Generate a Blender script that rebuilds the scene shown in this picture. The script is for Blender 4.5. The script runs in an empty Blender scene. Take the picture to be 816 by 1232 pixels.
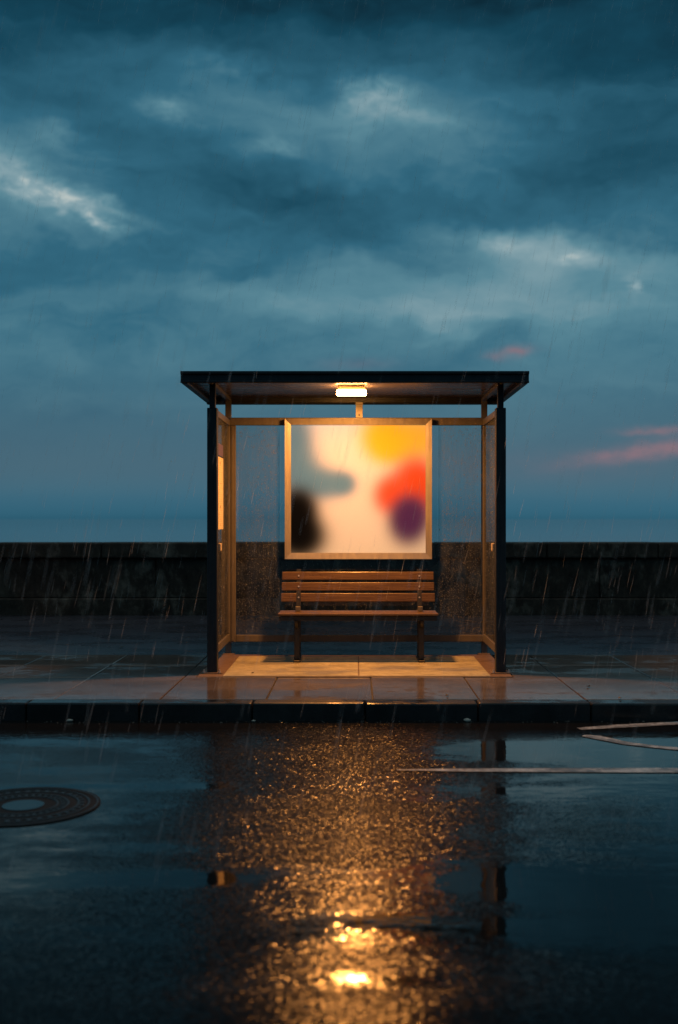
import bpy, bmesh, math, random
from mathutils import Vector, Matrix
random.seed(7)
S = bpy.context.scene
COL = S.collection
R = math.radians
F, VX, VY, EYE = 1332.0, 427.0, 624.0, 1.257      # focal length in photo pixels, vanishing point, eye height over the pavement
ROADZ = -0.12

def px(x, y, D):                                   # photo pixel at depth D -> world point
    return Vector(((x - VX) / F * D, D, EYE - (y - VY) / F * D))

def lin(r, g, b, k=1.0):
    f = lambda c: (c / 12.92 if c <= .04045 else ((c + .055) / 1.055) ** 2.4) * k
    return (f(r / 255), f(g / 255), f(b / 255), 1)

# ------------------------------------------------------------------ node helper
class NT:
    def __init__(s, tree):
        s.t = tree; s.n = tree.nodes; s.l = tree.links
    def new(s, typ, **kw):
        n = s.n.new(typ)
        for k, v in kw.items(): setattr(n, k, v)
        return n
    def put(s, sock, v):
        if isinstance(v, bpy.types.NodeSocket): s.l.new(v, sock)
        elif v is not None: sock.default_value = v
    def m(s, op, a, b=None, c=None, clamp=False):
        n = s.new('ShaderNodeMath', operation=op, use_clamp=clamp)
        for i, v in enumerate((a, b, c)):
            if v is not None: s.put(n.inputs[i], v)
        return n.outputs[0]
    def v(s, op, a, b=None, out=0, scale=None):
        n = s.new('ShaderNodeVectorMath', operation=op)
        s.put(n.inputs[0], a)
        if b is not None: s.put(n.inputs[1], b)
        if scale is not None: s.put(n.inputs['Scale'], scale)
        return n.outputs[out]
    def mapping(s, vec, loc=(0, 0, 0), rot=(0, 0, 0), sc=(1, 1, 1), vt='POINT'):
        n = s.new('ShaderNodeMapping', vector_type=vt)
        s.put(n.inputs[0], vec); n.inputs[1].default_value = loc; n.inputs[2].default_value = rot; n.inputs[3].default_value = sc
        return n.outputs[0]
    def noise(s, vec, scale, detail=4, rough=.5, dist=0, out='Fac'):
        n = s.new('ShaderNodeTexNoise')
        s.put(n.inputs['Vector'], vec); n.inputs['Scale'].default_value = scale
        n.inputs['Detail'].default_value = detail; n.inputs['Roughness'].default_value = rough; n.inputs['Distortion'].default_value = dist
        return n.outputs[out]
    def vor(s, vec, scale, feature='F1', out='Distance'):
        n = s.new('ShaderNodeTexVoronoi', feature=feature)
        s.put(n.inputs['Vector'], vec); n.inputs['Scale'].default_value = scale
        return n.outputs[out]
    def ramp(s, fac, stops, interp='LINEAR'):
        n = s.new('ShaderNodeValToRGB'); r = n.color_ramp; r.interpolation = interp
        while len(r.elements) < len(stops): r.elements.new(.5)
        for e, (p, c) in zip(r.elements, stops):
            e.position = p; e.color = c if len(c) == 4 else (*c, 1)
        s.put(n.inputs[0], fac); return n.outputs[0]
    def mr(s, v, a, b, c=0, d=1, smooth=False):
        n = s.new('ShaderNodeMapRange'); n.clamp = True
        if smooth: n.interpolation_type = 'SMOOTHSTEP'
        s.put(n.inputs[0], v)
        for i, q in enumerate((a, b, c, d)): s.put(n.inputs[i + 1], q)
        return n.outputs[0]
    def mix(s, f, a, b, blend='MIX'):
        n = s.new('ShaderNodeMix', data_type='RGBA', blend_type=blend)
        s.put(n.inputs[0], f); s.put(n.inputs[6], a); s.put(n.inputs[7], b)
        return n.outputs[2]
    def gauss(s, vec, loc, rot, sc, amp, acc=None):
        w = s.mapping(vec, loc, (0, 0, rot), (sc[0], sc[1], 1), 'TEXTURE')
        d = s.v('DOT_PRODUCT', w, w, out=1)
        e = s.m('EXPONENT', s.m('MULTIPLY', d, -1.0))
        return s.m('MULTIPLY_ADD', e, amp, acc if acc is not None else 0.0)
    def bump(s, h, strength=.3, dist=.01, normal=None):
        n = s.new('ShaderNodeBump'); s.put(n.inputs['Strength'], strength); n.inputs['Distance'].default_value = dist
        s.put(n.inputs['Height'], h)
        if normal is not None: s.put(n.inputs['Normal'], normal)
        return n.outputs[0]

def new_mat(name):
    m = bpy.data.materials.new(name); m.use_nodes = True
    t = NT(m.node_tree); b = t.n['Principled BSDF']
    return m, t, b

def pos(t):
    return t.new('ShaderNodeNewGeometry').outputs['Position']
def objco(t):
    return t.new('ShaderNodeTexCoord').outputs['Object']

# ------------------------------------------------------------------ materials
def mat_metal(name, c1, c2, rough=.4, spec=.5, metallic=0.0):
    m, t, b = new_mat(name)
    p = pos(t)
    n = t.noise(p, 9, 5, .6)
    streak = t.noise(t.mapping(p, sc=(22, 22, 1.2)), 2.0, 4, .6)
    f = t.mr(t.m('ADD', t.m('MULTIPLY', n, .5), t.m('MULTIPLY', streak, .5)), .36, .64)
    t.put(b.inputs['Base Color'], t.mix(f, c1, c2))
    t.put(b.inputs['Roughness'], t.mr(streak, .3, .7, rough - .05, rough + .05))
    b.inputs['Metallic'].default_value = metallic
    b.inputs['Specular IOR Level'].default_value = spec
    drops = t.mr(t.vor(p, 260), .0, .28, 1, 0)
    sel = t.mr(t.noise(p, 130, 2), .5, .62)
    t.put(b.inputs['Normal'], t.bump(t.m('ADD', t.m('MULTIPLY', drops, sel), t.m('MULTIPLY', n, .3)), .12, .003))
    return m

M = {}
M['dark_metal'] = mat_metal('dark_painted_metal', (.014, .016, .019, 1), (.028, .031, .036, 1), .42, .3)
M['frame_metal'] = mat_metal('bronze_grey_metal', (.10, .094, .084, 1), (.135, .125, .112, 1), .42)
M['poster_frame'] = mat_metal('poster_frame_metal', (.30, .28, .25, 1), (.36, .34, .30, 1), .34, metallic=.5)
M['bracket'] = mat_metal('bracket_metal', (.38, .32, .22, 1), (.5, .42, .3, 1), .4)
M['black_iron'] = mat_metal('black_cast_iron', (.012, .012, .013, 1), (.03, .028, .026, 1), .45)
M['bolt'] = mat_metal('steel_bolt', (.5, .48, .44, 1), (.65, .62, .56, 1), .3, metallic=.6)

def mat_wood():
    m, t, b = new_mat('varnished_wood')
    oi = t.new('ShaderNodeObjectInfo')
    p = t.v('ADD', pos(t), t.v('MULTIPLY', t.new('ShaderNodeCombineXYZ').outputs[0], (0, 0, 0)))
    g = t.noise(t.mapping(p, sc=(2.2, 40, 60)), 1.6, 6, .62, .6)
    blot = t.noise(t.mapping(p, sc=(3, 12, 12)), 1.5, 4, .6)
    c = t.ramp(g, [(.28, (.05, .028, .013)), (.5, (.10, .061, .029)), (.72, (.17, .11, .055))])
    c = t.mix(t.mr(blot, .42, .68, 0, .55), c, (.06, .028, .014, 1))
    t.put(b.inputs['Base Color'], c)
    t.put(b.inputs['Roughness'], t.mr(blot, .35, .65, .2, .5))
    wet = t.m('MULTIPLY', t.mr(t.vor(p, 210), 0, .3, 1, 0), t.mr(t.noise(p, 60, 2), .5, .6))
    t.put(b.inputs['Normal'], t.bump(t.m('ADD', t.m('MULTIPLY', g, .6), wet), .4, .003))
    return m
M['wood'] = mat_wood()

def mat_glass(name, haze=.05, hz=(.40, .46, .52, 1), gloss=1.0):
    m = bpy.data.materials.new(name); m.use_nodes = True
    t = NT(m.node_tree); t.n.remove(t.n['Principled BSDF']); out = t.n['Material Output']
    p = pos(t)
    run = t.noise(t.mapping(p, sc=(60, 60, 2.2)), 1.6, 4, .65)
    spot = t.noise(p, 7, 4, .6)
    tr = t.new('ShaderNodeBsdfTransparent'); tr.inputs[0].default_value = (.90, .93, .93, 1)
    gl = t.new('ShaderNodeBsdfGlossy'); gl.inputs['Roughness'].default_value = .04
    df = t.new('ShaderNodeBsdfDiffuse'); df.inputs[0].default_value = hz
    ts = t.new('ShaderNodeBsdfTranslucent'); ts.inputs[0].default_value = hz
    dm = t.new('ShaderNodeMixShader'); dm.inputs[0].default_value = .4
    t.l.new(df.outputs[0], dm.inputs[1]); t.l.new(ts.outputs[0], dm.inputs[2])
    fr = t.new('ShaderNodeFresnel'); fr.inputs[0].default_value = 1.45
    m1 = t.new('ShaderNodeMixShader'); t.put(m1.inputs[0], t.m('MULTIPLY', fr.outputs[0], gloss))
    t.l.new(tr.outputs[0], m1.inputs[1]); t.l.new(gl.outputs[0], m1.inputs[2])
    m2 = t.new('ShaderNodeMixShader')
    hf = t.m('MULTIPLY', t.m('ADD', t.mr(run, .45, .7), t.mr(spot, .35, .7)), haze)
    t.put(m2.inputs[0], hf)
    t.l.new(m1.outputs[0], m2.inputs[1]); t.l.new(dm.outputs[0], m2.inputs[2])
    t.l.new(m2.outputs[0], out.inputs[0])
    return m
M['glass'] = mat_glass('wet_glass', .085)
M['side_glass'] = mat_glass('misted_side_glass', .10)
M['clear_glass'] = mat_glass('clear_centre_glass', .02)

def mat_drop(name='water_drop', k=.75):
    m, t, b = new_mat(name)
    b.inputs['Base Color'].default_value = (k, k, k, 1)
    b.inputs['Roughness'].default_value = .12
    b.inputs['IOR'].default_value = 1.33
    b.inputs['Transmission Weight'].default_value = .2
    return m
M['drop'] = mat_drop(k=.24)

def mat_rain():
    m = bpy.data.materials.new('falling_water'); m.use_nodes = True
    t = NT(m.node_tree); t.n.remove(t.n['Principled BSDF']); out = t.n['Material Output']
    tr = t.new('ShaderNodeBsdfTransparent')
    df = t.new('ShaderNodeBsdfDiffuse'); df.inputs[0].default_value = (.95, .97, .98, 1)
    ts = t.new('ShaderNodeBsdfTranslucent'); ts.inputs[0].default_value = (.95, .97, .98, 1)
    dm = t.new('ShaderNodeMixShader'); dm.inputs[0].default_value = .5
    t.l.new(df.outputs[0], dm.inputs[1]); t.l.new(ts.outputs[0], dm.inputs[2])
    gl = t.new('ShaderNodeBsdfGlossy'); gl.inputs['Roughness'].default_value = .5
    g2 = t.new('ShaderNodeMixShader'); g2.inputs[0].default_value = .04
    t.l.new(dm.outputs[0], g2.inputs[1]); t.l.new(gl.outputs[0], g2.inputs[2])
    mx = t.new('ShaderNodeMixShader'); mx.inputs[0].default_value = .40
    t.l.new(tr.outputs[0], mx.inputs[1]); t.l.new(g2.outputs[0], mx.inputs[2])
    t.l.new(mx.outputs[0], out.inputs[0])
    return m
M['rain'] = mat_rain()

def mat_asphalt():
    m, t, b = new_mat('wet_asphalt')
    p = pos(t)
    # puddles: level water, stretched along the street
    wob = t.noise(t.mapping(p, sc=(.9, 2.2, 1)), 1.3, 5, .62)
    fine = t.noise(p, 14, 4, .6)
    pd = t.m('MULTIPLY', t.m('SUBTRACT', wob, .5), 1.5)
    pd = t.m('ADD', pd, t.m('MULTIPLY', t.m('SUBTRACT', fine, .5), .35))
    spots = [((2.1, 6.55), (1.75, .40), .55), ((.72, 6.60), (.34, .24), .4), ((2.9, 5.45), (2.3, .55), .28), ((2.6, 4.3), (1.9, .5), .35),
             ((-2.5, 5.2), (1.2, .45), .22), ((-.55, 4.25), (.32, .12), .35), ((.55, 4.2), (.35, .2), .5),
             ((1.0, 5.62), (.6, .10), .32), ((-1.2, 5.68), (.45, .09), .34), ((-.9, 4.2), (.6, .10), .3), ((0.6, 3.72), (.5, .14), .4), ((0, 7.1), (1.0, .35), -.3),
             ((-3, 6.9), (1.8, .2), .25), ((-.5, 3.62), (.5, .09), .3), ((-.2, 6.4), (.8, .6), -.35), ((-.1, 5.0), (.75, .5), -.3), ((2.3, 4.9), (1.5, 2.2), .36), ((-2.5, 5.0), (1.5, 2.0), .26), ((0, 3.32), (.22, .06), .14), ((0, 3.80), (.3, .08), .22), ((0, 2.9), (3, .3), -.25)]
    acc = pd
    for (c, sc, a) in spots: acc = t.gauss(p, (c[0], c[1], 0), 0, sc, a, acc)
    # height differences sit on the plane z = ROADZ, so drop z before the gaussians
    P = t.mr(acc, .02, .42, 0, 1, True)
    dry = t.mr(t.noise(t.mapping(p, sc=(.5, 1.6, 1)), .9, 4, .6), .38, .66)
    t.put(b.inputs['Base Color'], t.mix(t.noise(p, 160, 2), (.003, .0033, .0036, 1), (.012, .0115, .011, 1)))
    # stones: every stone is a small tilted wet facet
    pj = t.v('ADD', p, t.v('MULTIPLY', t.v('SUBTRACT', t.noise(p, 60, 2, out='Color'), (.5, .5, .5)), (.012, .012, .012)))
    vc = t.vor(pj, 120, out='Color')
    vc2 = t.vor(pj, 270, out='Color')
    def tail(v):
        a = t.v('MULTIPLY', t.v('SUBTRACT', v, (.5, .5, .5)), (2, 2, 2))
        return t.v('MULTIPLY', a, t.v('ABSOLUTE', a))
    tilt = tail(vc); tilt2 = tail(vc2)
    sy = t.new('ShaderNodeSeparateXYZ'); t.put(sy.inputs[0], p)
    side = t.mr(t.gauss(p, (-.05, 5.2, 0), 0, (.92, 3.4), 1.0), .15, .85, 0, 1)
    amt = t.m('MULTIPLY', t.m('MULTIPLY', t.m('SUBTRACT', 1.0, P), t.mr(side, 0, 1, .14, 1)), t.m('MULTIPLY', t.mr(dry, 0, 1, .24, .46), t.mr(sy.outputs[1], 2.6, 6.2, .42, 1)))
    tv = t.v('ADD', t.v('SCALE', tilt, scale=amt), t.v('SCALE', tilt2, scale=t.m('MULTIPLY', amt, .5)))
    tv = t.v('MULTIPLY', tv, (1, 1, 0))
    nrm = t.v('NORMALIZE', t.v('ADD', t.new('ShaderNodeNewGeometry').outputs['Normal'], tv))
    und = t.noise(t.mapping(p, sc=(1, 2.2, 1)), 5, 3, .55)
    h = t.m('MULTIPLY', und, .7)
    t.put(b.inputs['Normal'], t.bump(h, .25, .006, nrm))
    t.put(b.inputs['Roughness'], t.m('ADD', t.mr(P, 0, 1, .13, .035), t.m('MULTIPLY', t.m('MULTIPLY', dry, .12), t.m('SUBTRACT', 1.0, P))))
    b.inputs['IOR'].default_value = 1.33
    t.put(b.inputs['Specular IOR Level'], t.mr(P, 0, 1, .15, .38))
    return m
M['asphalt'] = mat_asphalt()

def mat_paint():
    m, t, b = new_mat('worn_road_paint')
    p = pos(t)
    wear = t.noise(p, 22, 5, .7); big = t.noise(t.mapping(p, sc=(1.2, 3, 1)), 2, 3)
    f = t.mr(t.m('ADD', t.m('MULTIPLY', wear, .7), t.m('MULTIPLY', big, .5)), .52, .70)
    t.put(b.inputs['Base Color'], t.mix(f, (.16, .16, .16, 1), (.55, .55, .54, 1)))
    t.put(b.inputs['Roughness'], t.mr(wear, .3, .7, .3, .6))
    t.put(b.inputs['Normal'], t.bump(t.noise(p, 120, 3), .3, .004))
    return m
M['paint'] = mat_paint()

def mat_slab(name, c1, c2, r0, r1, wet=.5, speck=.5):
    m, t, b = new_mat(name)
    p = pos(t)
    big = t.noise(t.mapping(p, sc=(1, 1.8, 1)), 1.3, 5, .62)
    mid = t.noise(p, 11, 5, .65); fine = t.noise(p, 240, 2, .6)
    per = t.new('ShaderNodeNewGeometry').outputs['Random Per Island']
    c = t.mix(t.mr(mid, .32, .68), c1, c2)
    c = t.mix(t.mr(fine, .45, .75, 0, speck), c, (c1[0] * .3, c1[1] * .3, c1[2] * .3, 1))
    c = t.mix(t.mr(big, .5, .62, 0, .55), c, (c1[0] * .55, c1[1] * .52, c1[2] * .5, 1))
    c = t.mix(t.m('MULTIPLY', per, .35), c, (c1[0] * .5, c1[1] * .5, c1[2] * .5, 1))
    t.put(b.inputs['Base Color'], c)
    W = t.mr(t.m('ADD', big, t.m('MULTIPLY', t.m('SUBTRACT', mid, .5), .35)), .62 - wet * .4, .74 - wet * .4, 0, 1, True)
    t.put(b.inputs['Roughness'], t.mr(W, 0, 1, r1, r0))
    b.inputs['IOR'].default_value = 1.38
    h = t.m('ADD', t.m('MULTIPLY', fine, .5), t.m('MULTIPLY', mid, .6))
    t.put(b.inputs['Normal'], t.bump(h, t.mr(W, 0, 1, .35, .05), .006))
    return m
M['paving'] = mat_slab('wet_paving', (.12, .098, .085, 1), (.19, .155, .135, 1), .08, .26, .66)
M['kerb'] = mat_slab('wet_kerb_stone', (.016, .016, .017, 1), (.035, .034, .034, 1), .15, .4, .5)
M['grout'] = mat_slab('dark_grout', (.025, .022, .02, 1), (.05, .045, .04, 1), .3, .6, .3)
M['brown_slab'] = mat_slab('brown_rough_concrete', (.15, .10, .07, 1), (.22, .15, .10, 1), .4, .6, .2, .7)
M['tan_slab'] = mat_slab('tan_concrete', (.31, .285, .18, 1), (.54, .50, .33, 1), .32, .6, .3, .45)
M['promenade'] = mat_slab('wet_promenade', (.05, .045, .055, 1), (.075, .065, .078, 1), .27, .36, .5, .2)

def mat_wall():
    m, t, b = new_mat('damp_sea_wall')
    p = pos(t)
    big = t.noise(p, 1.4, 6, .68); mid = t.noise(t.mapping(p, sc=(1, 1, .6)), 5, 6, .7); fine = t.noise(p, 60, 3, .6)
    c = t.ramp(mid, [(.3, (.020, .013, .010)), (.52, (.052, .035, .026)), (.7, (.10, .07, .052))])
    stain = t.mr(t.m('ADD', t.m('MULTIPLY', big, .6), t.m('MULTIPLY', mid, .4)), .53, .63)
    c = t.mix(t.m('MULTIPLY', stain, .85), c, (.20, .155, .12, 1))
    t.put(b.inputs['Base Color'], c)
    b.inputs['Roughness'].default_value = .75
    b.inputs['Specular IOR Level'].default_value = .2
    t.put(b.inputs['Normal'], t.bump(t.m('ADD', mid, t.m('MULTIPLY', fine, .4)), .8, .03))
    return m
M['sea_wall'] = mat_wall()

def mat_water():
    m, t, b = new_mat('sea_water')
    p = pos(t)
    b.inputs['Base Color'].default_value = (.01, .05, .07, 1)
    b.inputs['Roughness'].default_value = .06
    b.inputs['IOR'].default_value = 1.33
    h = t.m('ADD', t.noise(t.mapping(p, sc=(.05, .12, 1)), 3, 5, .6), t.noise(t.mapping(p, sc=(.004, .02, 1)), 2, 3))
    t.put(b.inputs['Normal'], t.bump(h, .03, 1.0))
    return m
M['water'] = mat_water()

def mat_ground():
    m, t, b = new_mat('dark_ground')
    p = pos(t)
    t.put(b.inputs['Base Color'], t.mix(t.noise(p, 2, 5), (.02, .02, .02, 1), (.05, .045, .04, 1)))
    b.inputs['Roughness'].default_value = .7
    return m
M['ground'] = mat_ground()

def mat_roof_panel():
    m, t, b = new_mat('smoked_roof_panel')
    p = pos(t)
    n = t.noise(t.mapping(p, sc=(1, 5, 1)), 3, 5, .6); f = t.noise(p, 70, 3)
    t.put(b.inputs['Base Color'], t.mix(n, (.05, .045, .055, 1), (.11, .09, .10, 1)))
    t.put(b.inputs['Roughness'], t.mr(n, .3, .7, .18, .4))
    t.put(b.inputs['Normal'], t.bump(t.m('ADD', n, t.m('MULTIPLY', f, .4)), .3, .006))
    return m
M['roof_panel'] = mat_roof_panel()

def mat_lamp():
    m = bpy.data.materials.new('lit_diffuser'); m.use_nodes = True
    t = NT(m.node_tree); t.n.remove(t.n['Principled BSDF'])
    e = t.new('ShaderNodeEmission'); e.inputs[0].default_value = (1.0, .42, .10, 1); e.inputs[1].default_value = 130
    t.l.new(e.outputs[0], t.n['Material Output'].inputs[0]); return m
M['lamp'] = mat_lamp()
def mat_housing():
    m, t, b = new_mat('lamp_housing_paint')
    t.put(b.inputs['Base Color'], t.mix(t.noise(pos(t), 30, 4), (.35, .27, .17, 1), (.5, .4, .27, 1)))
    b.inputs['Roughness'].default_value = .45
    return m
M['housing'] = mat_housing()

def mat_poster(x0, x1, z0, z1):
    # photo pixel frame of the print: x 351..511, y 514..664
    m, t, b = new_mat('backlit_print')
    p = pos(t)
    mp = t.mapping(p, (-x0 / (x1 - x0), 0, -z0 / (z1 - z0)), (0, 0, 0), (1 / (x1 - x0), 0, 1 / (z1 - z0)))
    sp = t.new('ShaderNodeSeparateXYZ'); t.put(sp.inputs[0], mp)
    cb = t.new('ShaderNodeCombineXYZ'); t.put(cb.inputs[0], sp.outputs[0]); t.put(cb.inputs[1], sp.outputs[2])
    uv = cb.outputs[0]
    def field(blobs, lo, hi):
        acc = None
        for (u, v, su, sv, a) in blobs: acc = t.gauss(uv, (u, v, 0), 0, (su * 1.0, sv * 1.0), a, acc)
        return t.m('SUBTRACT', 1.0, t.m('EXPONENT', t.m('MULTIPLY', t.m('POWER', t.m('MAXIMUM', acc, 0.0), 1.4), -2.9)))
    c = t.mix(t.mr(sp.outputs[2], 0, 1), (.56, .42, .25, 1), (.56, .50, .41, 1))
    teal = field([(.02, .90, .13, .20, 1.0), (.05, .62, .16, .18, 1.0), (.26, .54, .16, .11, 1.0), (.40, .54, .08, .08, .7)], .06, 1.12)
    c = t.mix(teal, c, (.075, .16, .205, 1))
    blk = field([(.05, .36, .13, .13, 1.2), (.08, .13, .16, .15, 1.4), (.02, .22, .12, .2, .8)], .06, 1.15)
    c = t.mix(blk, c, (.003, .0025, .002, 1))
    yel = field([(.68, .93, .15, .16, 1.0), (.95, .90, .22, .18, 1.0), (.72, .82, .13, .12, .6)], .08, 1.15)
    c = t.mix(yel, c, (.70, .33, .012, 1))
    red = field([(.92, .58, .14, .16, 1.0), (.74, .45, .12, .14, 1.0), (1.0, .45, .14, .18, .7)], .08, 1.15)
    c = t.mix(red, c, (.50, .05, .008, 1))
    pur = field([(.87, .24, .13, .16, 1.3), (.90, .32, .11, .12, .5)], .08, 1.15)
    c = t.mix(pur, c, (.055, .016, .052, 1))
    g = t.noise(p, 300, 2)
    c = t.mix(t.mr(g, .35, .65, 0, .10), c, (0, 0, 0, 1))
    t.put(b.inputs['Base Color'], t.mix(.55, c, (0, 0, 0, 1)))
    b.inputs['Roughness'].default_value = .6
    b.inputs['Specular IOR Level'].default_value = 0
    t.put(b.inputs['Emission Color'], c)
    b.inputs['Emission Strength'].default_value = .9
    m.cycles.emission_sampling = 'NONE'
    return m

def mat_paper():
    m, t, b = new_mat('timetable_paper')
    p = pos(t)
    c = t.mix(t.noise(p, 25, 4), (.50, .43, .30, 1), (.64, .56, .42, 1))
    q = t.new('ShaderNodeSeparateXYZ'); t.put(q.inputs[0], p)
    row = t.m('LESS_THAN', t.m('FRACT', t.m('MULTIPLY', q.outputs[2], 52.0)), .34)
    word = t.m('GREATER_THAN', t.noise(t.mapping(p, sc=(1, 60, 52)), 1.0, 1), .52)
    inside = t.m('MULTIPLY', t.m('GREATER_THAN', q.outputs[1], 9.43), t.m('LESS_THAN', q.outputs[1], 9.72))
    c = t.mix(t.m('MULTIPLY', t.m('MULTIPLY', row, word), t.m('MULTIPLY', inside, .55)), c, (.05, .04, .03, 1))
    for (y, z, r) in ((9.54, 1.735, .014), (9.54, 1.36, .016), (9.55, 1.56, .008), (9.55, 1.21, .008)):
        dd = t.v('DISTANCE', t.v('MULTIPLY', p, (0, 1, 1)), (0, y, z), out=1)
        c = t.mix(t.m('LESS_THAN', dd, r), c, (.03, .025, .02, 1))
    t.put(b.inputs['Base Color'], c)
    b.inputs['Roughness'].default_value = .7
    return m
M['paper'] = mat_paper()
def mat_flat(name, c, r=.6):
    m, t, b = new_mat(name)
    t.put(b.inputs['Base Color'], t.mix(t.noise(pos(t), 40, 3), c, tuple(x * .7 for x in c[:3]) + (1,)))
    b.inputs['Roughness'].default_value = r
    return m
M['ink'] = mat_flat('dark_ink', (.03, .025, .02, 1))
M['sticker'] = mat_flat('purple_sticker', (.13, .09, .13, 1), .4)
M['grit'] = mat_flat('wet_grit', (.10, .085, .07, 1), .3)
M['stone'] = mat_flat('pale_stone', (.45, .40, .34, 1), .5)
M['leaf'] = mat_flat('dead_leaf', (.22, .12, .05, 1), .5)
M['darkleaf'] = mat_flat('dark_leaf', (.02, .016, .012, 1), .5)

# ------------------------------------------------------------------ mesh helpers
def box(bm, x0, x1, y0, y1, z0, z1, bev=0.0, seg=1):
    vs = [bm.verts.new((x, y, z)) for x in (x0, x1) for y in (y0, y1) for z in (z0, z1)]
    q = [(0, 1, 3, 2), (4, 6, 7, 5), (0, 4, 5, 1), (2, 3, 7, 6), (0, 2, 6, 4), (1, 5, 7, 3)]
    fs = [bm.faces.new([vs[i] for i in f]) for f in q]
    if bev:
        es = list({e for f in fs for e in f.edges})
        bmesh.ops.bevel(bm, geom=es, offset=bev, segments=seg, profile=.5, affect='EDGES')
    return vs

def prism(bm, poly, axis, a, b):
    """extrude a 2-D polygon along an axis (0: poly is (y,z), 1: (x,z), 2: (x,y))"""
    def P(u, v, w):
        return ((w, u, v), (u, w, v), (u, v, w))[axis]
    A = [bm.verts.new(P(u, v, a)) for u, v in poly]; B = [bm.verts.new(P(u, v, b)) for u, v in poly]
    n = len(poly)
    bm.faces.new(A[::-1]); bm.faces.new(B)
    for i in range(n): bm.faces.new((A[i], A[(i + 1) % n], B[(i + 1) % n], B[i]))

def cyl(bm, c, r, h, axis='Z', n=12, r2=None):
    mat = Matrix.Translation(c)
    if axis == 'Y': mat = mat @ Matrix.Rotation(R(90), 4, 'X')
    if axis == 'X': mat = mat @ Matrix.Rotation(R(90), 4, 'Y')
    bmesh.ops.create_cone(bm, cap_ends=True, segments=n, radius1=r, radius2=r if r2 is None else r2, depth=h, matrix=mat)

def obj(name, bm, mat, parent=None, smooth=False, **props):
    bmesh.ops.recalc_face_normals(bm, faces=bm.faces)
    me = bpy.data.meshes.new(name); bm.to_mesh(me); bm.free()
    if smooth:
        for f in me.polygons: f.use_smooth = True
    for mm in (mat if isinstance(mat, (list, tuple)) else [mat]): me.materials.append(mm)
    o = bpy.data.objects.new(name, me); COL.objects.link(o)
    if parent is not None:
        o.parent = parent
        q = parent; base = Vector()
        while q is not None: base += q.location; q = q.parent
        me.transform(Matrix.Translation(-base))
    for k, v in props.items(): o[k] = v
    return o

def thing(name, loc, label, cat, group=None):
    o = bpy.data.objects.new(name, None); o.empty_display_size = .1; COL.objects.link(o)
    o.location = loc; o['label'] = label; o['category'] = cat
    if group: o['group'] = group
    return o

def struct(name, bm, mat): return obj(name, bm, mat, kind='structure')
def B(): return bmesh.new()
def sheet(bm, x0, x1, y0, y1, z):
    bm.faces.new([bm.verts.new(v) for v in ((x0, y0, z), (x1, y0, z), (x1, y1, z), (x0, y1, z))])

# ------------------------------------------------------------------ setting
KY0, KY1 = 7.54, 7.70          # kerb face and back
WY = 14.43                     # front of the sea wall
bm = B(); sheet(bm, -400, 400, -400, WY + .6, -.35); struct('ground', bm, M['ground'])
bm = B(); sheet(bm, -60, 60, -30, KY0 + .02, ROADZ); struct('road', bm, M['asphalt'])
bm = B(); sheet(bm, -3000, 3000, WY + .6, 6000, -2.6); struct('water', bm, M['water'])
# rubble slope between wall and sea is hidden; close the gap with a bank
bm = B(); prism(bm, [(WY + .45, -.4), (WY + .6, -.4), (WY + 3, -3.0), (WY + .45, -3.0)], 0, -100, 100); struct('bank', bm, M['ground'])

# kerb
bm = B(); x = -24.57
rk = random.Random(3)
while x < 24:
    L = .77
    dz = rk.uniform(-.0025, .0025); dy = rk.uniform(-.003, .003)
    box(bm, x + .004, x + L - .004, KY0 + dy, KY1 - .004, -.34, dz, .012, 2)
    x += L
struct('kerb', bm, M['kerb'])
# paving slabs
ROWS = [(KY1, 8.78), (8.78, 10.22)]
bm = B(); rp = random.Random(5)
X0 = -1.355 - .74 * 20
for ri, (ya, yb) in enumerate(ROWS):
    for k in range(44):
        xa = X0 + .74 * k; xb = xa + .74
        if ri == 1 and xb > -1.26 and xa < 1.26: 
            if xa < -1.26: xb = -1.26
            elif xb > 1.26: xa = 1.26
            else: continue
        subs = [(ya, yb)] if ri == 0 else [(ya, ya + .72), (ya + .72, yb)]
        for (a, b_) in subs:
            tz = rp.uniform(-.0035, .0015); g = .0045
            vs = box(bm, xa + g, xb - g, a + g, b_ - g, -.06, tz, .004, 1)
struct('pavement', bm, M['paving'])
bm = B(); box(bm, -24, 24, KY1 - .003, 10.22, -.34, -.012); struct('paving_bed', bm, M['grout'])
bm = B(); box(bm, -60, 60, 10.225, WY + .02, -.34, -.004); struct('promenade', bm, M['promenade'])
# shelter foundation: brown rough margin and tan pad let into it
bm = B(); box(bm, -1.255, 1.255, 8.79, 10.215, -.06, .004, .004); struct('foundation_slab', bm, M['brown_slab'])
bm = B()
box(bm, -1.05, .028, 8.80, 10.06, -.01, .009, .003); box(bm, .036, 1.08, 8.80, 10.06, -.01, .0085, .003)
struct('concrete_pad', bm, M['tan_slab'])

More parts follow.
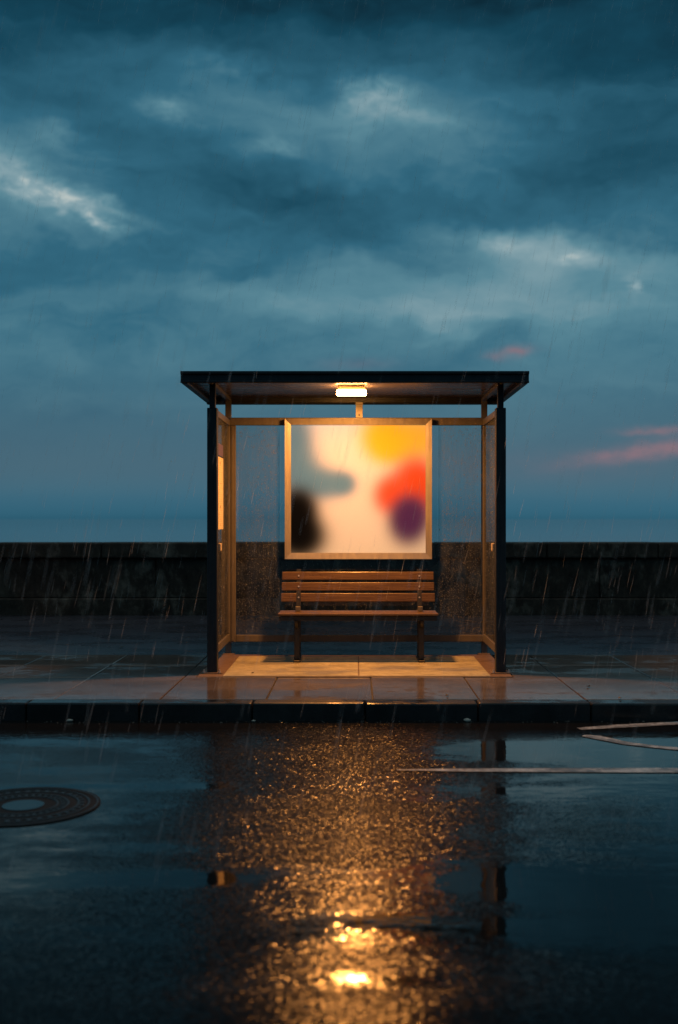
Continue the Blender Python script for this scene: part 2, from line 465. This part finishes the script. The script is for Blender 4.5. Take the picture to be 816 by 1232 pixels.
# road markings
def marking(pts, w, name='road_marking'):
    bm = B(); L = []; Rr = []
    n = len(pts)
    for i, p in enumerate(pts):
        a = Vector(pts[max(0, i - 1)]); b_ = Vector(pts[min(n - 1, i + 1)])
        d = (b_ - a).normalized(); nn = Vector((-d.y, d.x))
        ww = w[i] if isinstance(w, (list, tuple)) else w
        L.append(bm.verts.new((p[0] + nn.x * ww / 2, p[1] + nn.y * ww / 2, ROADZ + .004)))
        Rr.append(bm.verts.new((p[0] - nn.x * ww / 2, p[1] - nn.y * ww / 2, ROADZ + .004)))
    for i in range(n - 1): bm.faces.new((L[i], Rr[i], Rr[i + 1], L[i + 1]))
    return struct(name, bm, M['paint'])
def rpx(x, y):
    D = F * (EYE - ROADZ) / (y - VY); return ((x - VX) / F * D, D)
marking([rpx(478, 927.0), rpx(560, 927.2), rpx(700, 927.3), rpx(816, 927.5), (9, 6.03), (30, 6.03)], [.02, .07, .10, .11, .11, .11])
marking([rpx(697, 877.5), rpx(740, 874.5), rpx(816, 870.5), (4.2, 7.50), (20, 7.5)], [.07, .10, .10, .10, .10])
marking([rpx(702, 885.5), rpx(718, 887.5), rpx(735, 891), rpx(752, 894.5), rpx(780, 898), rpx(816, 901.5), (3.0, 6.38), (5, 5.9)], [.05, .10, .09, .08, .07, .07, .07, .07])

# ------------------------------------------------------------------ sea wall
wall = thing('sea_wall', (0, WY, 0), 'long low dark stone sea wall with coping behind the bus shelter', 'wall')
bm = B(); rw = random.Random(9); x = -40.3
while x < 40:
    L = 2.9; box(bm, x + .004, x + L - .004, WY + .03 + rw.uniform(-.006, .006), WY + .42, .22, .737, .01); x += L
obj('wall_body', bm, M['sea_wall'], wall)
bm = B(); x = -41
while x < 40:
    L = 1.45; box(bm, x + .004, x + L - .004, WY - .03, WY + .47, .742, .945 + rw.uniform(-.003, .003), .02, 2); x += L
obj('coping', bm, M['sea_wall'], wall)
bm = B(); box(bm, -40, 40, WY - .02, WY + .44, -.05, .218, .015); obj('plinth', bm, M['sea_wall'], wall)

# ------------------------------------------------------------------ bus shelter
PX = 1.146                      # half distance between post centres
FY, RY = 9.0, 10.27             # front and rear post rows
sh = thing('bus_shelter', (0, 9.6, 0), 'open glass and metal bus shelter with flat roof, lit inside, on the wet pavement', 'bus shelter')
XC = .014
def post_front(x, s):
    bm = B()
    box(bm, x - .041, x + .041, FY - .041, FY + .041, .012, 2.155, .004)
    box(bm, x - .024, x + .024, FY - .024, FY + .024, 2.15, 2.365, .002)
    # groove strips on the front of the extrusion
    box(bm, x - .012, x + .012, FY - .0435, FY - .040, .03, 2.14)
    p = obj('post', bm, M['dark_metal'], sh)
    bm = B(); box(bm, x - .085, x + .085, FY - .075, FY + .075, .004, .013, .003); obj('base_plate', bm, M['brown_slab'], p)
    for dx in (-.062, .062):
        bm = B(); cyl(bm, (x + dx, FY - .055, .019), .011, .014, n=6); cyl(bm, (x + dx, FY - .055, .03), .006, .02, n=8)
        obj('anchor_bolt', bm, M['bolt'], p)
def post_rear(x):
    bm = B(); box(bm, x - .027, x + .027, RY - .027, RY + .027, .006, 2.365, .003)
    p = obj('post', bm, M['frame_metal'], sh)
    bm = B(); box(bm, x - .06, x + .06, RY - .06, RY + .06, .003, .010, .003); obj('base_plate', bm, M['brown_slab'], p)
for s in (-1, 1):
    post_front(XC + s * PX * 1.02, s); post_rear(XC + s * PX * 1.035)
# roof: folded edge frame, panel, two beams
RX0, RX1 = px(217, 460, 8.75).x, px(637, 460, 8.75).x
RF, RB = 8.75, 10.36
bm = B()
prof = [(0, 2.336), (.012, 2.330), (.012, 2.350), (.018, 2.352), (.018, 2.396), (0.0, 2.404), (0, 2.424), (.06, 2.424), (.06, 2.36), (.05, 2.336)]
# front fascia with lips
prism(bm, [(RF + y, z) for y, z in prof], 0, RX0, RX1)
prism(bm, [(RB - y, z) for y, z in [(0, 2.322), (0, 2.41), (.09, 2.41), (.09, 2.335), (.08, 2.322)]], 0, RX0 + .005, RX1 - .005)
for s, xe in ((1, RX0), (-1, RX1)):
    poly = [(xe + s * u, z) for u, z in [(0.003, 2.332), (.003, 2.35), (.014, 2.353), (.014, 2.396), (.003, 2.402), (.003, 2.420), (.05, 2.420), (.05, 2.345), (.045, 2.332)]]
    prism(bm, poly, 1, RF + .061, RB - .091)
roof = obj('roof_frame', bm, M['dark_metal'], sh)
bm = B(); box(bm, RX0 + .051, RX1 - .051, RF + .061, RB - .091, 2.377, 2.402); obj('roof_panel', bm, M['roof_panel'], roof)
for s in (-1, 1):
    x = XC + s * PX * 1.03
    bm = B(); box(bm, x - .02, x + .02, RF + .062, RB - .092, 2.346, 2.3765, .002); obj('roof_beam', bm, M['frame_metal'], roof)
bm = B(); cyl(bm, (px(255, 446, 8.9).x, 8.9, 2.427), .012, .016, n=8); obj('roof_bolt', bm, M['dark_metal'], roof)
# back frame
GX0, GX1 = px(285, 0, RY).x, px(580, 0, RY).x
SX0, SX1 = px(277.5, 0, RY).x, px(587.5, 0, RY).x
GY = RY - .045
bm = B(); box(bm, SX0, SX1, GY - .03, GY + .015, 2.118, 2.188, .004); obj('top_rail', bm, M['frame_metal'], sh)
bm = B(); box(bm, GX0, GX1, GY - .026, GY + .012, .122, .186, .004); obj('bottom_rail', bm, M['frame_metal'], sh)
for (a, b_) in ((SX0, GX0 - .002), (GX1 + .002, SX1)):
    bm = B(); box(bm, a, b_, GY - .028, GY + .013, .12, 2.116, .004)
    box(bm, a + .015, b_ - .015, GY - .034, GY - .027, .13, 2.11, .002)
    obj('stile', bm, M['frame_metal'], sh)
CX0, CX1 = px(338, 0, RY).x, px(526, 0, RY).x
def add_drop(bm, c, r):
    top = bm.verts.new((c[0], c[1], c[2] + r[2])); bot = bm.verts.new((c[0], c[1], c[2] - r[2]))
    rings = []
    for zz, k in ((.5, .86), (-.35, .94)):
        rings.append([bm.verts.new((c[0] + r[0] * k * math.cos(q * math.pi / 3), c[1] + r[1] * k * math.sin(q * math.pi / 3), c[2] + r[2] * zz)) for q in range(6)])
    for q in range(6):
        n = (q + 1) % 6
        bm.faces.new((top, rings[0][q], rings[0][n])); bm.faces.new((rings[0][q], rings[1][q], rings[1][n], rings[0][n])); bm.faces.new((bot, rings[1][n], rings[1][q]))
def droplets(rng, n, x0, x1, z0, z1, y, parent, low=.35, rmax=.0031):
    bm = B()
    for _ in range(n):
        # drops gather in runs
        if rng.random() < .55:
            cx = x0 + (x1 - x0) * (round(rng.random() * 26) + rng.gauss(0, .12)) / 26
        else: cx = rng.uniform(x0, x1)
        cz = z0 + (z1 - z0) * (rng.random() ** (1 + low))
        if not (x0 + .006 < cx < x1 - .006): continue
        r = .0007 + (rmax - .0007) * rng.random() ** 2.6
        add_drop(bm, (cx, y, cz), (r, r * .6, r * rng.uniform(.9, 2.2)))
    obj('droplets', bm, M['drop'], parent, smooth=True, kind='stuff')
rd = random.Random(21)
for (a, b_, mt, n) in ((GX0, CX0 - .002, 'glass', 5200), (CX0 + .002, CX1 - .002, 'clear_glass', 1400), (CX1 + .002, GX1, 'glass', 5200)):
    bm = B(); box(bm, a, b_, GY - .004, GY + .004, .187, 2.117)
    g = obj('glass_panel', bm, M[mt], sh)
    zt = 2.1 if mt == 'glass' else .88
    droplets(rd, n, a, b_, .195, zt, GY - .005, g)
# side panels
for s in (-1, 1):
    x = XC + s * PX * 1.03
    ya, yb = FY + .043, RY - .075
    bm = B()
    box(bm, x - .018, x + .018, ya, yb, 2.112, 2.168, .003)      # top rail
    box(bm, x - .018, x + .018, ya, yb, .13, .20, .003)          # bottom rail
    box(bm, x - .0175, x + .0175, ya, ya + .035, .201, 2.111, .003)
    box(bm, x - .0175, x + .0175, yb - .035, yb, .201, 2.111, .003)
    fr = obj('side_frame', bm, M['frame_metal'], sh)
    bm = B(); box(bm, x - .004, x + .004, ya + .036, yb - .036, .202, 2.110); g = obj('side_glass', bm, M['side_glass'], fr)
    xi = x - s * .0045
    bm = B()
    for _ in range(900):
        r = .0012 + .0028 * rd.random() ** 2.5
        add_drop(bm, (xi, rd.uniform(ya + .04, yb - .04), .21 + 1.88 * rd.random()), (r * .6, r, r * 1.4))
    obj('droplets', bm, M['drop'], fr, smooth=True, kind='stuff')
    bm = B(); xk = x - s * .05
    cyl(bm, (x - s * .03, FY + .16, 1.02), .012, .05, 'X', 10)
    box(bm, xk - .014, xk + .014, FY + .13, FY + .19, .985, 1.055, .010, 2)
    obj('knob', bm, M['bracket'], fr)
# hanging bracket over the top rail
bx = px(432.3, 0, RY - .02).x
bm = B(); box(bm, bx - .032, bx + .032, RY - .032, RY - .022, 2.191, 2.335, .002); box(bm, bx - .038, bx + .038, RY - .04, RY + .02, 2.312, 2.3215, .002)
br = obj('bracket', bm, M['bracket'], sh)
bm = B(); cyl(bm, (bx, RY - .035, 2.215), .008, .008, 'Y', 10); obj('screw', bm, M['black_iron'], br)

# ------------------------------------------------------------------ lamp
LY = 9.32
lx0, lx1 = px(404.5, 0, LY).x, px(441.5, 0, LY).x
lamp = thing('ceiling_lamp', ((lx0 + lx1) / 2, LY, 2.36), 'glowing warm rectangular lamp under the shelter roof', 'lamp')
bm = B(); box(bm, lx0 + .014, lx1 - .014, LY - .033, LY + .063, 2.336, 2.3765, .010, 2); obj('housing', bm, M['housing'], lamp)
bm = B(); box(bm, lx0 + .004, lx1 - .004, LY - .045, LY + .075, 2.298, 2.3355, .010, 3); obj('diffuser', bm, M['lamp'], lamp)
al = bpy.data.lights.new('lamp_light', 'AREA'); al.shape = 'RECTANGLE'; al.size = lx1 - lx0 - .05; al.size_y = .09
al.energy = 88; al.color = (1.0, .365, .075)
lo = bpy.data.objects.new('lamp_light', al); COL.objects.link(lo); lo.location = ((lx0 + lx1) / 2, LY + .015, 2.2965)

# ------------------------------------------------------------------ poster case
QY = 10.15
qx0, qx1 = px(343, 0, QY).x, px(519.5, 0, QY).x
qz1, qz0 = px(0, 504, QY).z, px(0, 672.5, QY).z
pc = thing('poster_case', ((qx0 + qx1) / 2, QY, qz0), 'square metal poster case with blurred bright abstract print above the bench', 'poster case')
w = .056
bm = B()
def mitred(bm, x0, x1, z0, z1, w, y0, y1):
    o = [(x0, z0), (x1, z0), (x1, z1), (x0, z1)]; i = [(x0 + w, z0 + w), (x1 - w, z0 + w), (x1 - w, z1 - w), (x0 + w, z1 - w)]
    for k in range(4):
        a, b_, c, d = o[k], o[(k + 1) % 4], i[(k + 1) % 4], i[k]
        # inner edge slopes back towards the print
        V = lambda p, y: bm.verts.new((p[0], y, p[1]))
        f1 = [V(a, y0), V(b_, y0), V(c, y0 + .012), V(d, y0 + .012)]
        f2 = [V(a, y1), V(b_, y1), V(c, y1), V(d, y1)]
        bm.faces.new(f1); bm.faces.new(f2[::-1])
        for q in range(4): bm.faces.new((f1[q], f1[(q + 1) % 4], f2[(q + 1) % 4], f2[q]))
mitred(bm, qx0, qx1, qz0, qz1, w, QY - .03, QY + .04)
obj('frame', bm, M['poster_frame'], pc)
M['poster'] = mat_poster(qx0 + w, qx1 - w, qz0 + w, qz1 - w)
bm = B(); box(bm, qx0 + w - .004, qx1 - w + .004, QY + .002, QY + .012, qz0 + w - .004, qz1 - w + .004); obj('print', bm, M['poster'], pc)
bm = B(); box(bm, qx0 + .01, qx1 - .01, QY + .0405, QY + .0525, qz0 + .01, qz1 - .02); obj('back_panel', bm, M['dark_metal'], pc)

# ------------------------------------------------------------------ timetable and sticker on the left side glass
xs = XC - PX * 1.03 + .005
tt = thing('timetable', (xs, 9.48, 1.16), 'narrow cream timetable sheet stuck on the left side glass', 'notice')
bm = B(); box(bm, xs, xs + .003, 9.40, 9.75, 1.165, 1.785); obj('sheet', bm, M['paper'], tt)
st = B(); box(st, xs, xs + .002, 9.41, 9.75, 1.80, 1.90)
box(st, xs + .0021, xs + .003, 9.45, 9.70, 1.83, 1.87)
obj('sticker', st, M['sticker'], label='small purple sticker above the timetable on the left side glass', category='sticker')

# ------------------------------------------------------------------ bench
bc = thing('park_bench', (.03, 9.75, .009), 'brown slatted wooden bench with black iron legs under the poster', 'bench')
bx0, bx1 = -.668, .724
def slat(name, x0, x1, y, z, dy, dz, rotx, bolts=True):
    bm = B(); box(bm, x0, x1, -dy / 2, dy / 2, -dz / 2, dz / 2, .006, 2)
    bmesh.ops.transform(bm, matrix=Matrix.Translation((0, y, z)) @ Matrix.Rotation(rotx, 4, 'X'), verts=bm.verts)
    o = obj(name, bm, M['wood'], bc)
    if bolts:
        for bxx in (LX[0], LX[1]):
            bm = B(); cyl(bm, (0, 0, 0), .008, .008, 'Y', 10)
            bmesh.ops.transform(bm, matrix=Matrix.Translation((bxx, y, z)) @ Matrix.Rotation(rotx, 4, 'X') @ Matrix.Translation((0, -dy / 2 - .002, 0)), verts=bm.verts)
            obj('bolt', bm, M['bolt'], o)
    return o
LX = (px(357.5, 0, 9.68).x, px(507, 0, 9.68).x)
rb = R(-8)
for i, (ya, yb) in enumerate(((688, 698), (700.7, 711), (713.7, 724.3))):
    D = 9.985 - i * .014
    za, zb = px(0, ya, D).z, px(0, yb, D).z
    k = (0, .004, .010)[i]
    slat('back_slat', bx0 + .012 - k, bx1 - .012 + k, D + .012, (za + zb) / 2, .026, za - zb, rb)
for i in range(4):
    y = 9.565 + i * .098
    slat('seat_slat', bx0, bx1, y + .045, .424 + (0.003 if i == 0 else 0), .088, .020, R(-1.0 if i else 1.5), False)
bm = B(); box(bm, bx0 + .012, bx1 - .012, 9.578, 9.59, .374, .4115, .002); box(bm, bx0 + .012, bx1 - .012, 9.93, 9.942, .374, .4115, .002)
obj('seat_rail', bm, M['black_iron'], bc)
for lx in LX:
    bm = B()
    box(bm, lx - .024, lx + .024, 9.655, 9.705, .028, .392, .005)                 # front leg
    box(bm, lx - .022, lx + .022, 9.5905, 9.9295, .366, .4115, .004)                   # seat bearer
    prism(bm, [(9.925, .010), (9.975, .010), (9.965, .42), (10.03, .80), (10.002, .80), (9.93, .42)], 0, lx - .02, lx + .02)   # rear leg and back upright
    box(bm, lx - .028, lx + .028, 9.60, 9.99, .009, .027, .004)                   # foot
    # curved brace under the seat front
    pts = [(9.655 - .085 * math.sin(a), .30 + .07 * (1 - math.cos(a))) for a in [i * math.pi / 2 / 6 for i in range(7)]]
    prism(bm, pts + [(9.655, .366)], 0, lx - .012, lx + .012)
    obj('leg', bm, M['black_iron'], bc)
    bm = B(); box(bm, lx - .022, lx + .022, 9.80, 9.842, .437, .478, .003); obj('seat_bracket', bm, M['frame_metal'], bc)

# ------------------------------------------------------------------ manhole cover
mx, my = rpx(28, 970)
M['lid'] = mat_metal('worn_lid_iron', (.005, .005, .005, 1), (.012, .012, .012, 1), .6, .15)
M['rim'] = mat_metal('polished_rim_iron', (.012, .012, .0125, 1), (.022, .022, .022, 1), .34, .35)
mh = thing('manhole_cover', (mx, my, ROADZ), 'round iron manhole cover with ring pattern set in the wet road', 'manhole cover')
def ring(bm, r0, r1, z0, z1, n=72, a0=0, a1=2 * math.pi):
    full = abs(a1 - a0 - 2 * math.pi) < 1e-6
    k = n if full else n + 1
    A = []
    for i in range(k):
        a = a0 + (a1 - a0) * i / n; c, s = math.cos(a), math.sin(a)
        A.append([bm.verts.new((mx + r * c, my + r * s, ROADZ + z)) for r, z in ((r0, z0), (r0, z1), (r1, z1), (r1, z0))])
    for i in range(n):
        p, q = A[i], A[(i + 1) % k]
        for j in range(3): bm.faces.new((p[j], q[j], q[j + 1], p[j + 1]))
    if not full:
        bm.faces.new(A[0]); bm.faces.new(A[-1][::-1])
RM = .362
bm = B(); ring(bm, RM - .035, RM, .0, .005); obj('frame', bm, M['lid'], mh)
bm = B(); cyl(bm, (mx, my, ROADZ + .002), RM - .034, .003, n=72); lid = obj('lid', bm, M['lid'], mh)
bm = B()
for r in (.352, .312, .262, .215, .165): ring(bm, r - .008, r, .0036 if r < .33 else .0052, .0065)
for k in range(36):
    a = k * math.pi / 18
    for (r0, r1) in ((.265, .288), (.175, .20)):
        ring(bm, r0, r1, .0036, .006, 3, a, a + .07)
obj('raised_pattern', bm, M['rim'], lid)
bm = B(); cyl(bm, (mx, my, ROADZ + .0045), .098, .004, n=48)
def mat_film():
    m, t, b = new_mat('water_film'); b.inputs['Base Color'].default_value = (.01, .012, .014, 1); b.inputs['Roughness'].default_value = .10
    b.inputs['Specular IOR Level'].default_value = .3
    b.inputs['IOR'].default_value = 1.33
    t.put(b.inputs['Normal'], t.bump(t.noise(pos(t), 12, 2), .08, .004)); return m
M['film'] = mat_film()
obj('centre_plate', bm, M['film'], lid)

# ------------------------------------------------------------------ litter along the kerb
def pebble(bm, c, r, rng):
    ret = bmesh.ops.create_icosphere(bm, subdivisions=2, radius=1)
    for v in ret['verts']:
        k = 1 + rng.uniform(-.18, .18)
        v.co = Vector((v.co.x * r * 1.3 * k, v.co.y * r * k, v.co.z * r * .6 * k)) + Vector(c)
rg = random.Random(31)
for (x, y, r, lab) in ((90, 864, .017, 'small pale stone in the gutter at the far left of the kerb'),
                       (307, 865, .011, 'tiny pale stone in the gutter below the left shelter post'),
                       (560, 864.5, .020, 'largest pale stone in the gutter right of the bench reflection')):
    X, Y = rpx(x, y); Y = min(Y, KY0 - .03)
    bm = B(); pebble(bm, (X, Y, ROADZ + r * .5), r, rg)
    obj('stone', bm, M['stone'], smooth=True, label=lab, category='stone', group='stones in the gutter')
bm = B()
for _ in range(160):
    X = rg.gauss(.1, 1.7); Y = KY0 - .02 - abs(rg.gauss(0, .05))
    pebble(bm, (X, Y, ROADZ + .002), rg.uniform(.0015, .004) * (2 if rg.random() < .08 else 1), rg)
obj('gutter_grit', bm, M['grit'], kind='stuff')
def leaf(bm, c, L, a):
    pts = []
    for k in range(10):
        u = k / 10 * 2 * math.pi
        pts.append((math.cos(u) * L, math.sin(u) * L * .45, .004 * math.cos(2 * u) + .004))
    top = [bm.verts.new(Matrix.Rotation(a, 3, 'Z') @ Vector(p) + Vector(c)) for p in pts]
    bot = [bm.verts.new(v.co - Vector((0, 0, .002))) for v in top]
    bm.faces.new(top); bm.faces.new(bot[::-1])
    for k in range(10): bm.faces.new((top[k], bot[k], bot[(k + 1) % 10], top[(k + 1) % 10]))
def gp(x, y):
    D = F * EYE / (y - VY); return ((x - VX) / F * D, D)
for (x, y, L, mt, lab) in ((146, 779, .03, 'darkleaf', 'dark curled leaf on the promenade left of the shelter'),
                           (708, 827, .022, 'darkleaf', 'dark leaf on the paving slab right of the shelter'),
                           (746, 841.2, .02, 'leaf', 'brown leaf near the kerb edge right of the shelter'),
                           (304, 811, .018, 'darkleaf', 'tiny dark leaf on the tan concrete left of the bench'),
                           (538, 838, .02, 'darkleaf', 'dark leaf on the front paving below the right end of the bench')):
    X, Y = gp(x, y); bm = B(); leaf(bm, (X, Y, .008), L, rg.uniform(0, 3))
    obj('leaf', bm, M[mt], label=lab, category='leaf', group='fallen leaves on the pavement')

# ------------------------------------------------------------------ rain
bm = B(); rr = random.Random(77)
for _ in range(3400):
    D = 3.2 + 9.5 * rr.random() ** .8
    x = rr.uniform(-60, 876); y = rr.uniform(-60, 1150)
    c = px(x, y, D)
    if c.z < .1: continue
    if abs(c.x) < 1.3 and 8.75 < D < 10.35 and c.z < 2.45: continue
    L = rr.uniform(.06, .19) * (1.0 if rr.random() < .85 else 1.5)
    r = rr.uniform(.00045, .00095)
    a = R(rr.gauss(11.5, 1.6)); b_ = R(rr.gauss(0, 3))
    d = Vector((math.sin(a), math.sin(b_), math.cos(a))).normalized()
    u = d.orthogonal().normalized(); w_ = d.cross(u)
    prev = None
    for (tt_, k) in ((-.5, .15), (-.3, 1), (.1, .8), (.5, .1)):
        rg_ = [bm.verts.new(c + d * (tt_ * L) + (u * math.cos(q * 2.0944) + w_ * math.sin(q * 2.0944)) * r * k) for q in range(3)]
        if prev:
            for q in range(3): bm.faces.new((prev[q], prev[(q + 1) % 3], rg_[(q + 1) % 3], rg_[q]))
        prev = rg_
obj('rain', bm, M['rain'], smooth=True, kind='stuff')

# ------------------------------------------------------------------ sky
W = bpy.data.worlds.new('World'); S.world = W; W.use_nodes = True
t = NT(W.node_tree); bg = t.n['Background']
d = t.new('ShaderNodeTexCoord').outputs['Generated']
sp = t.new('ShaderNodeSeparateXYZ'); t.put(sp.inputs[0], d)
az0 = t.m('ARCTAN2', sp.outputs[0], sp.outputs[1]); el0 = t.m('ARCSINE', sp.outputs[2])
cb = t.new('ShaderNodeCombineXYZ'); t.put(cb.inputs[0], az0); t.put(cb.inputs[1], el0)
ae = cb.outputs[0]
def warp(vec, scale, amp, sc=(1, 1.7, 1), detail=4):
    n = t.noise(t.mapping(d, sc=(1, 1, sc[1])), scale, detail, .58, out='Color')
    return t.v('ADD', vec, t.v('MULTIPLY', t.v('SUBTRACT', n, (.5, .5, .5)), (amp, amp * .6, 0)))
aw = warp(ae, 7, .16); aw = warp(aw, 26, .03)
aw3 = warp(warp(ae, 14, .018), 70, .012)
aw2 = warp(ae, 14, .05); aw2 = warp(aw2, 60, .022)
def AE(x, y):
    v = Vector(((x - VX) / F, 1, (VY - y) / F)); return (math.atan2(v.x, v.y), math.asin(v.normalized().z), 0)
base = t.new('ShaderNodeFloatCurve'); cv = base.mapping.curves[0]
ptsb = [(0, .33), (.012, .40), (.05, .48), (.10, .49), (.17, .47), (.24, .45), (.32, .43), (.40, .33), (.46, .25), (.6, .10), (.82, .2), (1, .7)]
while len(cv.points) < len(ptsb): cv.points.new(.5, .5)
for q, (a, b_) in zip(cv.points, ptsb): q.location = (a, b_)
base.mapping.update()
t.put(base.inputs['Value'], el0)
L = base.outputs[0]
n1 = t.noise(t.mapping(t.v('ADD', aw, (3.1, 1.7, 0)), (0, 0, 0), (0, 0, R(6)), (2.6, 9.5, 1)), 2.2, 6, .55, .4)
n2 = t.noise(t.mapping(d, sc=(1, 1, 2.2)), 17, 6, .6)
hi = t.mr(el0, .02, .16)
L = t.m('ADD', L, t.m('MULTIPLY', t.m('MULTIPLY', t.m('SUBTRACT', n1, .5), .42), hi))
L = t.m('ADD', L, t.m('MULTIPLY', t.m('MULTIPLY', t.m('SUBTRACT', n2, .5), .15), hi))
soft = [  # light and dark cloud masses, with lens vignette painted into the top corners: photo x, y, half widths, tilt (deg, + = down to the right), gain
    (60, 10, 280, 80, 0, -.14), (700, 20, 280, 90, 0, -.14), (400, -20, 400, 60, 0, -.06), (230, 110, 190, 55, 6, .10), (470, 150, 150, 60, 8, .16), (640, 120, 170, 50, 0, .04),
    (330, 245, 230, 46, 14, -.20), (620, 225, 220, 36, -6, -.17), (790, 170, 140, 90, 0, -.14), (70, 320, 200, 40, 0, -.10),
    (40, 235, 90, 60, 20, .12), (660, 335, 230, 72, 3, .21), (500, 345, 140, 44, 5, .13), (720, 290, 140, 30, 4, .07), (600, 375, 180, 30, 4, .07), (310, 368, 190, 24, 8, .12), (120, 355, 120, 22, -4, .08),
    (560, 410, 220, 20, 4, -.06), (200, 400, 220, 26, 4, -.05), (520, 395, 60, 24, 24, .07), (150, 430, 160, 25, 0, .05), (30, 500, 200, 60, 0, -.04), (600, 275, 120, 18, 6, .08), (780, 620, 160, 40, 0, .02)]
k = 1 / F
for (x, y, sx, sy, a, g) in soft: L = t.gauss(aw, AE(x, y), R(-a), (sx * k, sy * k), g, L)
glow = None
brights = [(30, 218, 60, 24, 24, .20), (70, 238, 46, 12, 22, .27), (112, 267, 32, 8, 26, .34), (132, 254, 28, 8, 20, .22), (12, 205, 40, 22, 24, .14),
           (445, 106, 38, 24, 8, .26), (490, 128, 60, 18, 18, .16), (205, 132, 34, 13, 2, .22), (335, 178, 34, 10, 4, .20), (290, 76, 60, 12, 4, .13),
           (610, 294, 60, 14, 6, .16), (692, 312, 28, 8, 4, .22), (764, 344, 9, 6, 30, .26), (80, 170, 40, 16, 12, .12)]
for (x, y, sx, sy, a, g) in brights: glow = t.gauss(aw2, AE(x, y), R(-a), (sx * k, sy * k), g, glow)
n3 = t.noise(t.mapping(d, sc=(1, 1, 2.0)), 42, 6, .62, .4)
L = t.m('ADD', L, t.m('MULTIPLY', glow, t.mr(n3, .3, .66, .35, 1.25)))
# unseen sky behind viewer: darkened low, brightened higher up to light the rain
back = t.mr(sp.outputs[1], -.5, .45, .25, 1, True)
back = t.m('MAXIMUM', back, t.mr(el0, .5, .9, 0, 1))
rear = t.m('MULTIPLY', t.mr(sp.outputs[1], -.1, -.5, 0, 1), t.mr(el0, .2, .5, 0, 1))
L = t.m('ADD', t.m('MULTIPLY', L, back), t.m('MULTIPLY', rear, .48))
KB = 10.0
col = t.ramp(L, [(0, lin(5, 26, 38, KB / 10)), (.2, lin(20, 68, 88)), (.42, lin(50, 104, 127)), (.62, lin(90, 136, 152)), (.85, lin(140, 168, 176)), (1, lin(186, 198, 196))])
# grey band of rain low over the sea
low = t.m('MULTIPLY', t.mr(el0, -.004, .05, .1, 1, True), t.mr(el0, .03, .17, 1, 0, True))
col = t.mix(t.m('MULTIPLY', low, .8), col, lin(76, 105, 121))
pink = None
for (x, y, sx, sy, a, g) in [(626, 420, 18, 6, -6, .8), (600, 428, 14, 5, 6, .5), (785, 519, 34, 5, 0, .8), (762, 545, 62, 9, -7, .85), (806, 536, 26, 8, 0, .5), (660, 560, 160, 20, 0, .10), (430, 438, 40, 8, 0, .18)]:  # the last one paints the lamp's halo above the roof into the sky
    pink = t.gauss(aw3, AE(x, y), R(-a), (sx * k, sy * k), g, pink)
pink = t.m('MULTIPLY', pink, t.mr(n3, .3, .6, .55, 1.1), clamp=True)
col = t.mix(pink, col, lin(138, 116, 126))
sky = t.new('ShaderNodeTexSky'); sky.sky_type = 'NISHITA'; sky.sun_disc = False
sky.sun_elevation = R(1.0); sky.sun_rotation = R(60); sky.air_density = 1.5; sky.dust_density = 2
tot = t.v('ADD', t.v('SCALE', col, scale=9.6), t.v('SCALE', sky.outputs[0], scale=.02))
t.put(bg.inputs[0], tot); bg.inputs[1].default_value = .1

sun = bpy.data.lights.new('sun', 'SUN'); sun.energy = .015; sun.angle = R(15); sun.color = (1, .8, .7)
so = bpy.data.objects.new('sun', sun); COL.objects.link(so); so.rotation_euler = (R(80), 0, R(120))

# ------------------------------------------------------------------ camera
cam = bpy.data.cameras.new('camera'); co = bpy.data.objects.new('camera', cam); COL.objects.link(co)
co.location = (0, 0, EYE); co.rotation_euler = (R(90), 0, 0)
cam.sensor_fit = 'VERTICAL'; cam.sensor_height = 36; cam.sensor_width = 24
cam.lens = F / 1232 * 36
cam.shift_x = -(VX - 408) / 1232; cam.shift_y = (VY - 616) / 1232
cam.clip_start = .05; cam.clip_end = 20000
cam.dof.use_dof = True; cam.dof.focus_distance = 9.4; cam.dof.aperture_fstop = 1.5
S.camera = co

S.view_settings.view_transform = 'Standard'; S.view_settings.look = 'None'; S.view_settings.exposure = 0; S.view_settings.gamma = 1
S.view_settings.use_curve_mapping = False
S.render.engine = 'CYCLES'
c = S.cycles
c.max_bounces = 8; c.diffuse_bounces = 3; c.glossy_bounces = 4; c.transmission_bounces = 6; c.transparent_max_bounces = 24
c.caustics_reflective = False; c.caustics_refractive = False
c.sample_clamp_direct = 0; c.sample_clamp_indirect = 4
c.use_denoising = True
